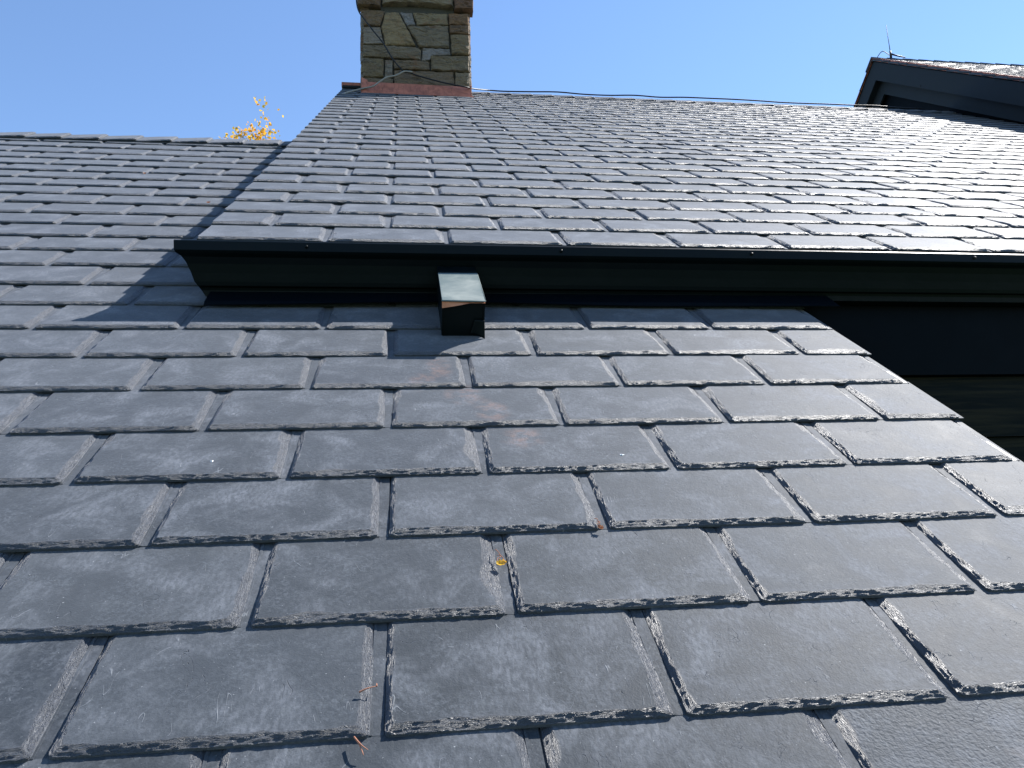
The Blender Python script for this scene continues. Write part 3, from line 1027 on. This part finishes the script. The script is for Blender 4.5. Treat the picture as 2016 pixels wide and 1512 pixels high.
# ------------------------------------------------------------------ lightning rod and cables
rod = empty('lightning_rod', (5.35, 6.30, 5.25))
tag(rod, 'thin upright lightning rod on the peak of the right gable', 'lightning rod')
b = MB()
b.tube([(0, -.01, .0), (-.005, -.015, .10), (-.012, -.02, .345)], .0055, 8, .002)
b.build('spike', STEEL, rod, smooth=True)
b = MB()
b.tube([(0, -.01, -.045), (0, -.01, .035)], .014, 10, .009)
b.tube([(0, -.01, .0), (.08, -.01, -.02), (.17, -.01, -.035)], .010, 8, .006)
b.build('foot', STEEL, rod, smooth=True)
b = MB()
b.tube(smooth_path([(-.115, .10, -.03), (-.09, .06, .03), (-.06, .03, .055), (-.03, .01, .02), (-.01, 0, -.01)]), .004, 6)
b.build('wire', STEEL, rod, smooth=True)

b = MB()
yc = YF - .075
pts = [(-.352, yc, 4.86), (-.348, yc, 4.692), (-.33, yc, 4.586), (-.283, yc, 4.506), (-.21, yc, 4.404), (-.127, yc, 4.291), (-.045, yc, 4.143), (.043, yc, 4.031)]
b.tube(smooth_path(pts), .0062, 8)
tag(b.build('cable', CABLE, smooth=True), 'black cable hanging diagonally across the front of the stone chimney', 'cable')
b = MB()
def onridge(u, dw=.03, dv=0.0):
    return R2W(u, V_R2 - .02 + dv, H_UP + dw)
pts = [(.043, yc, 4.028), (.10, yc, 4.025), (.162, yc, 4.002), (.371, yc, 3.949), (.56, yc, 3.917), (.641, 5.29, 3.996), onridge(.79, .035, -.02)]
r5 = random.Random(2)
u = .95
while u < 5.1:
    pts.append(onridge(u, .030 + r5.choice([0, .002, .009]) + r5.uniform(0, .005)))
    u += .24
b.tube(smooth_path(pts, 6), .0062, 8)
tag(b.build('cable', CABLE, smooth=True), 'black cable lying loosely along the upper roof ridge from the chimney to the right gable', 'cable')
b = MB()
pts = [(.115, yc - .01, 4.028), (.06, yc - .012, 4.03), (.032, yc - .012, 4.021), (-.025, yc - .012, 3.987), (-.098, yc - .012, 3.967), (-.16, yc - .015, 3.918), (-.211, yc - .02, 3.875),
       (-.287, 5.16, 3.878), (-.345, 5.12, 3.835), (-.42, 5.02, 3.745), (-.50, 4.90, 3.62), (-.535, 4.86, 3.52)]
b.tube(smooth_path(pts), .0068, 8)
tag(b.build('cable', ROPE, smooth=True), 'pale braided cable running from the chimney front over the left roof edge', 'cable')

# ------------------------------------------------------------------ yellow tree behind the left ridge
def leaf_cloud(name, pts, size, mat, parent, seed):
    r = np.random.RandomState(seed)
    V, F, A = [], [], []
    n = 0
    for p in pts:
        a = r.normal(size=3); a /= np.linalg.norm(a)
        c = np.cross(a, r.normal(size=3)); c /= np.linalg.norm(c)
        d = np.cross(a, c)
        s = size * r.uniform(.6, 1.25)
        w = s * .42
        q = [p - c * s * .5, p - c * s * .1 - d * w + a * s * .10, p + c * s * .5, p - c * s * .1 + d * w + a * s * .10]
        V += q; F.append((n, n + 1, n + 2, n + 3)); n += 4
        A += [r.rand()] * 4
    return mesh_np(name, np.array(V), np.array(F), mat, parent, {'rnd': np.array(A)})
tree = empty('tree', (-3.2, 16, -4.2))
tag(tree, 'small tree with sparse yellow autumn leaves showing above the left ridge', 'tree')
b = MB()
b.tube([(0, 0, 0), (.05, .05, 4), (0, 0, 8), (-.03, 0, 11), (.0, 0, 13.1)], .16, 10, .018)
b.build('trunk', BARK, tree, smooth=True)
b = MB()
tr = random.Random(6)
tips = []
for i in range(70):
    z = tr.uniform(5.5, 13.2)
    a = tr.uniform(0, 6.283)
    R_ = (14.4 - z) * tr.uniform(.18, .34)
    z2 = min(z + R_ * tr.uniform(.6, 1.1), 14.25)
    p1 = Vector((math.cos(a) * R_, math.sin(a) * R_, z2))
    pm = Vector((math.cos(a) * R_ * .5, math.sin(a) * R_ * .5, z + (z2 - z) * .35))
    b.tube([Vector((0, 0, z)), pm, p1], .018 if z < 11 else .009, 5, .003)
    for k in range(7):
        q = tr.uniform(.35, 1)
        base = pm.lerp(p1, q) if q > .5 else pm
        tp = base + Vector((tr.gauss(0, .16), tr.gauss(0, .16), abs(tr.gauss(0, .16))))
        b.tube([base, tp], .004, 4, .002)
        tips.append(np.array(tp))
b.build('branches', BARK, tree)
lr = np.random.RandomState(4)
pts = []
for tp in tips:
    k = lr.randint(3, 10) if tp[2] < 13.4 else lr.randint(0, 5)
    for j in range(k):
        pts.append(tp + lr.normal(size=3) * .075)
for cx, cz, n_, sp in ((-.10, 13.46, 60, .10), (.10, 13.62, 16, .06), (.22, 13.75, 12, .05), (.28, 13.45, 26, .10), (-.52, 13.42, 16, .08), (.08, 13.98, 5, .05), (-.04, 14.28, 6, .03), (.16, 14.22, 7, .05), (.5, 14.0, 2, .02)):
    for j in range(n_):
        pts.append(np.array([cx, lr.normal() * .15, cz]) + lr.normal(size=3) * sp)
leaf_cloud('leaves', pts, .085, YLEAF, tree, 9)

# ------------------------------------------------------------------ small debris on the slates
def curled_leaf(name, u, v, w, L, W, yaw, mat, label, cat, curl=1.0, stem=True):
    o = empty(name, R2W(u, v, w))
    o.rotation_euler = (PITCH, 0, 0)
    tag(o, label, cat)
    r = random.Random(int(u * 1000) + 7)
    n, m = 10, 6
    vs, A = [], []
    for i in range(n + 1):
        a = i / n
        wd = W * math.sin(math.pi * (a * .9 + .05)) ** .7 * (1 + .25 * math.sin(a * 19))
        for j in range(m + 1):
            q = j / m * 2 - 1
            x = (a - .5) * L; y = q * wd / 2
            z = curl * (q * q * wd * .45 + ((a - .5) ** 2) * L * .9) + r.uniform(-1, 1) * L * .02 + .001
            vs.append((x * math.cos(yaw) - y * math.sin(yaw), x * math.sin(yaw) + y * math.cos(yaw), z))
            A.append(r.random() * .4 + a * .4)
    fs = [(i * (m + 1) + j, i * (m + 1) + j + 1, (i + 1) * (m + 1) + j + 1, (i + 1) * (m + 1) + j) for i in range(n) for j in range(m)]
    mesh_np('blade', np.array(vs), np.array(fs), mat, o, {'rnd': np.array(A)}, smooth=[True] * len(fs))
    if stem:
        b = MB()
        b.tube(smooth_path([(-.4 * L * math.cos(yaw), -.4 * L * math.sin(yaw), .001), (-.3 * L, .7 * L, .004), (.05 * L, 1.1 * L, .003), (-.2 * L, 1.7 * L, .006), (-.35 * L, 2.3 * L, .002)], 4), .0006, 5)
        b.tube(smooth_path([(.4 * L * math.cos(yaw), .4 * L * math.sin(yaw), .003), (.1 * L, .9 * L, .006), (-.3 * L, 1.3 * L, .003)], 4), .0005, 5)
        b.build('stem', TWIG, o, smooth=True)
    return o
curled_leaf('leaf', .155, .262, .004, .014, .010, .15, YLEAF, 'curled bright yellow leaf caught in the gap between two slates', 'leaf')
curled_leaf('leaf', .306, .334, .006, .010, .007, 2.3, BLEAF, 'tiny orange brown leaf scrap at a slate corner below the gap', 'leaf')
curled_leaf('leaf', -1.094, 3.118, .006, .016, .012, 1.0, BLEAF, 'small brown leaf high on the left roof', 'leaf', stem=False)
curled_leaf('leaf', -.70, 2.53, .006, .014, .010, .4, BLEAF, 'small reddish leaf lying close to the shadow edge on the left roof', 'leaf', stem=False)
def twig(u, v, w, pts, label):
    o = empty('twig', R2W(u, v, w)); o.rotation_euler = (PITCH, 0, 0)
    tag(o, label, 'twig')
    for q in pts:
        b = MB(); b.tube(smooth_path(q, 4), .0011, 6, .0004)
        b.build('needle', TWIG, o, smooth=True)
twig(-.018, -.018, .009, [[(-.004, .012, 0), (.002, 0, .002), (.006, -.011, .001)], [(-.004, .012, 0), (.003, .0, .003), (.010, -.006, .002)]],
     'forked dry pine needle lying at the bottom centre of the roof')
twig(-.012, .050, .0115, [[(-.008, -.001, 0), (.0, .0015, .002), (.010, .005, .001)], [(.010, .005, .001), (.010, .010, .0)]],
     'short curved dry needle on the chipped slate margin')
def fleck(u, v, w, s, label):
    b = MB()
    r = random.Random(int(s * 1e5))
    k = 9
    ring = [(math.cos(6.283 * i / k) * s * r.uniform(.4, 1), math.sin(6.283 * i / k) * s * r.uniform(.3, .8), .0004) for i in range(k)]
    b.add([(0, 0, .0018)] + ring, [(0, 1 + i, 1 + (i + 1) % k) for i in range(k)])
    o = b.build('fleck', WHITE)
    o.location = R2W(u, v, w); o.rotation_euler = (PITCH, 0, 0)
    tag(o, label, 'fleck')
fleck(-.273, .552, .0070, .0042, 'white fleck on the slate left of centre')
fleck(.392, .543, .0072, .0052, 'white fleck near the lower edge of a slate right of centre')
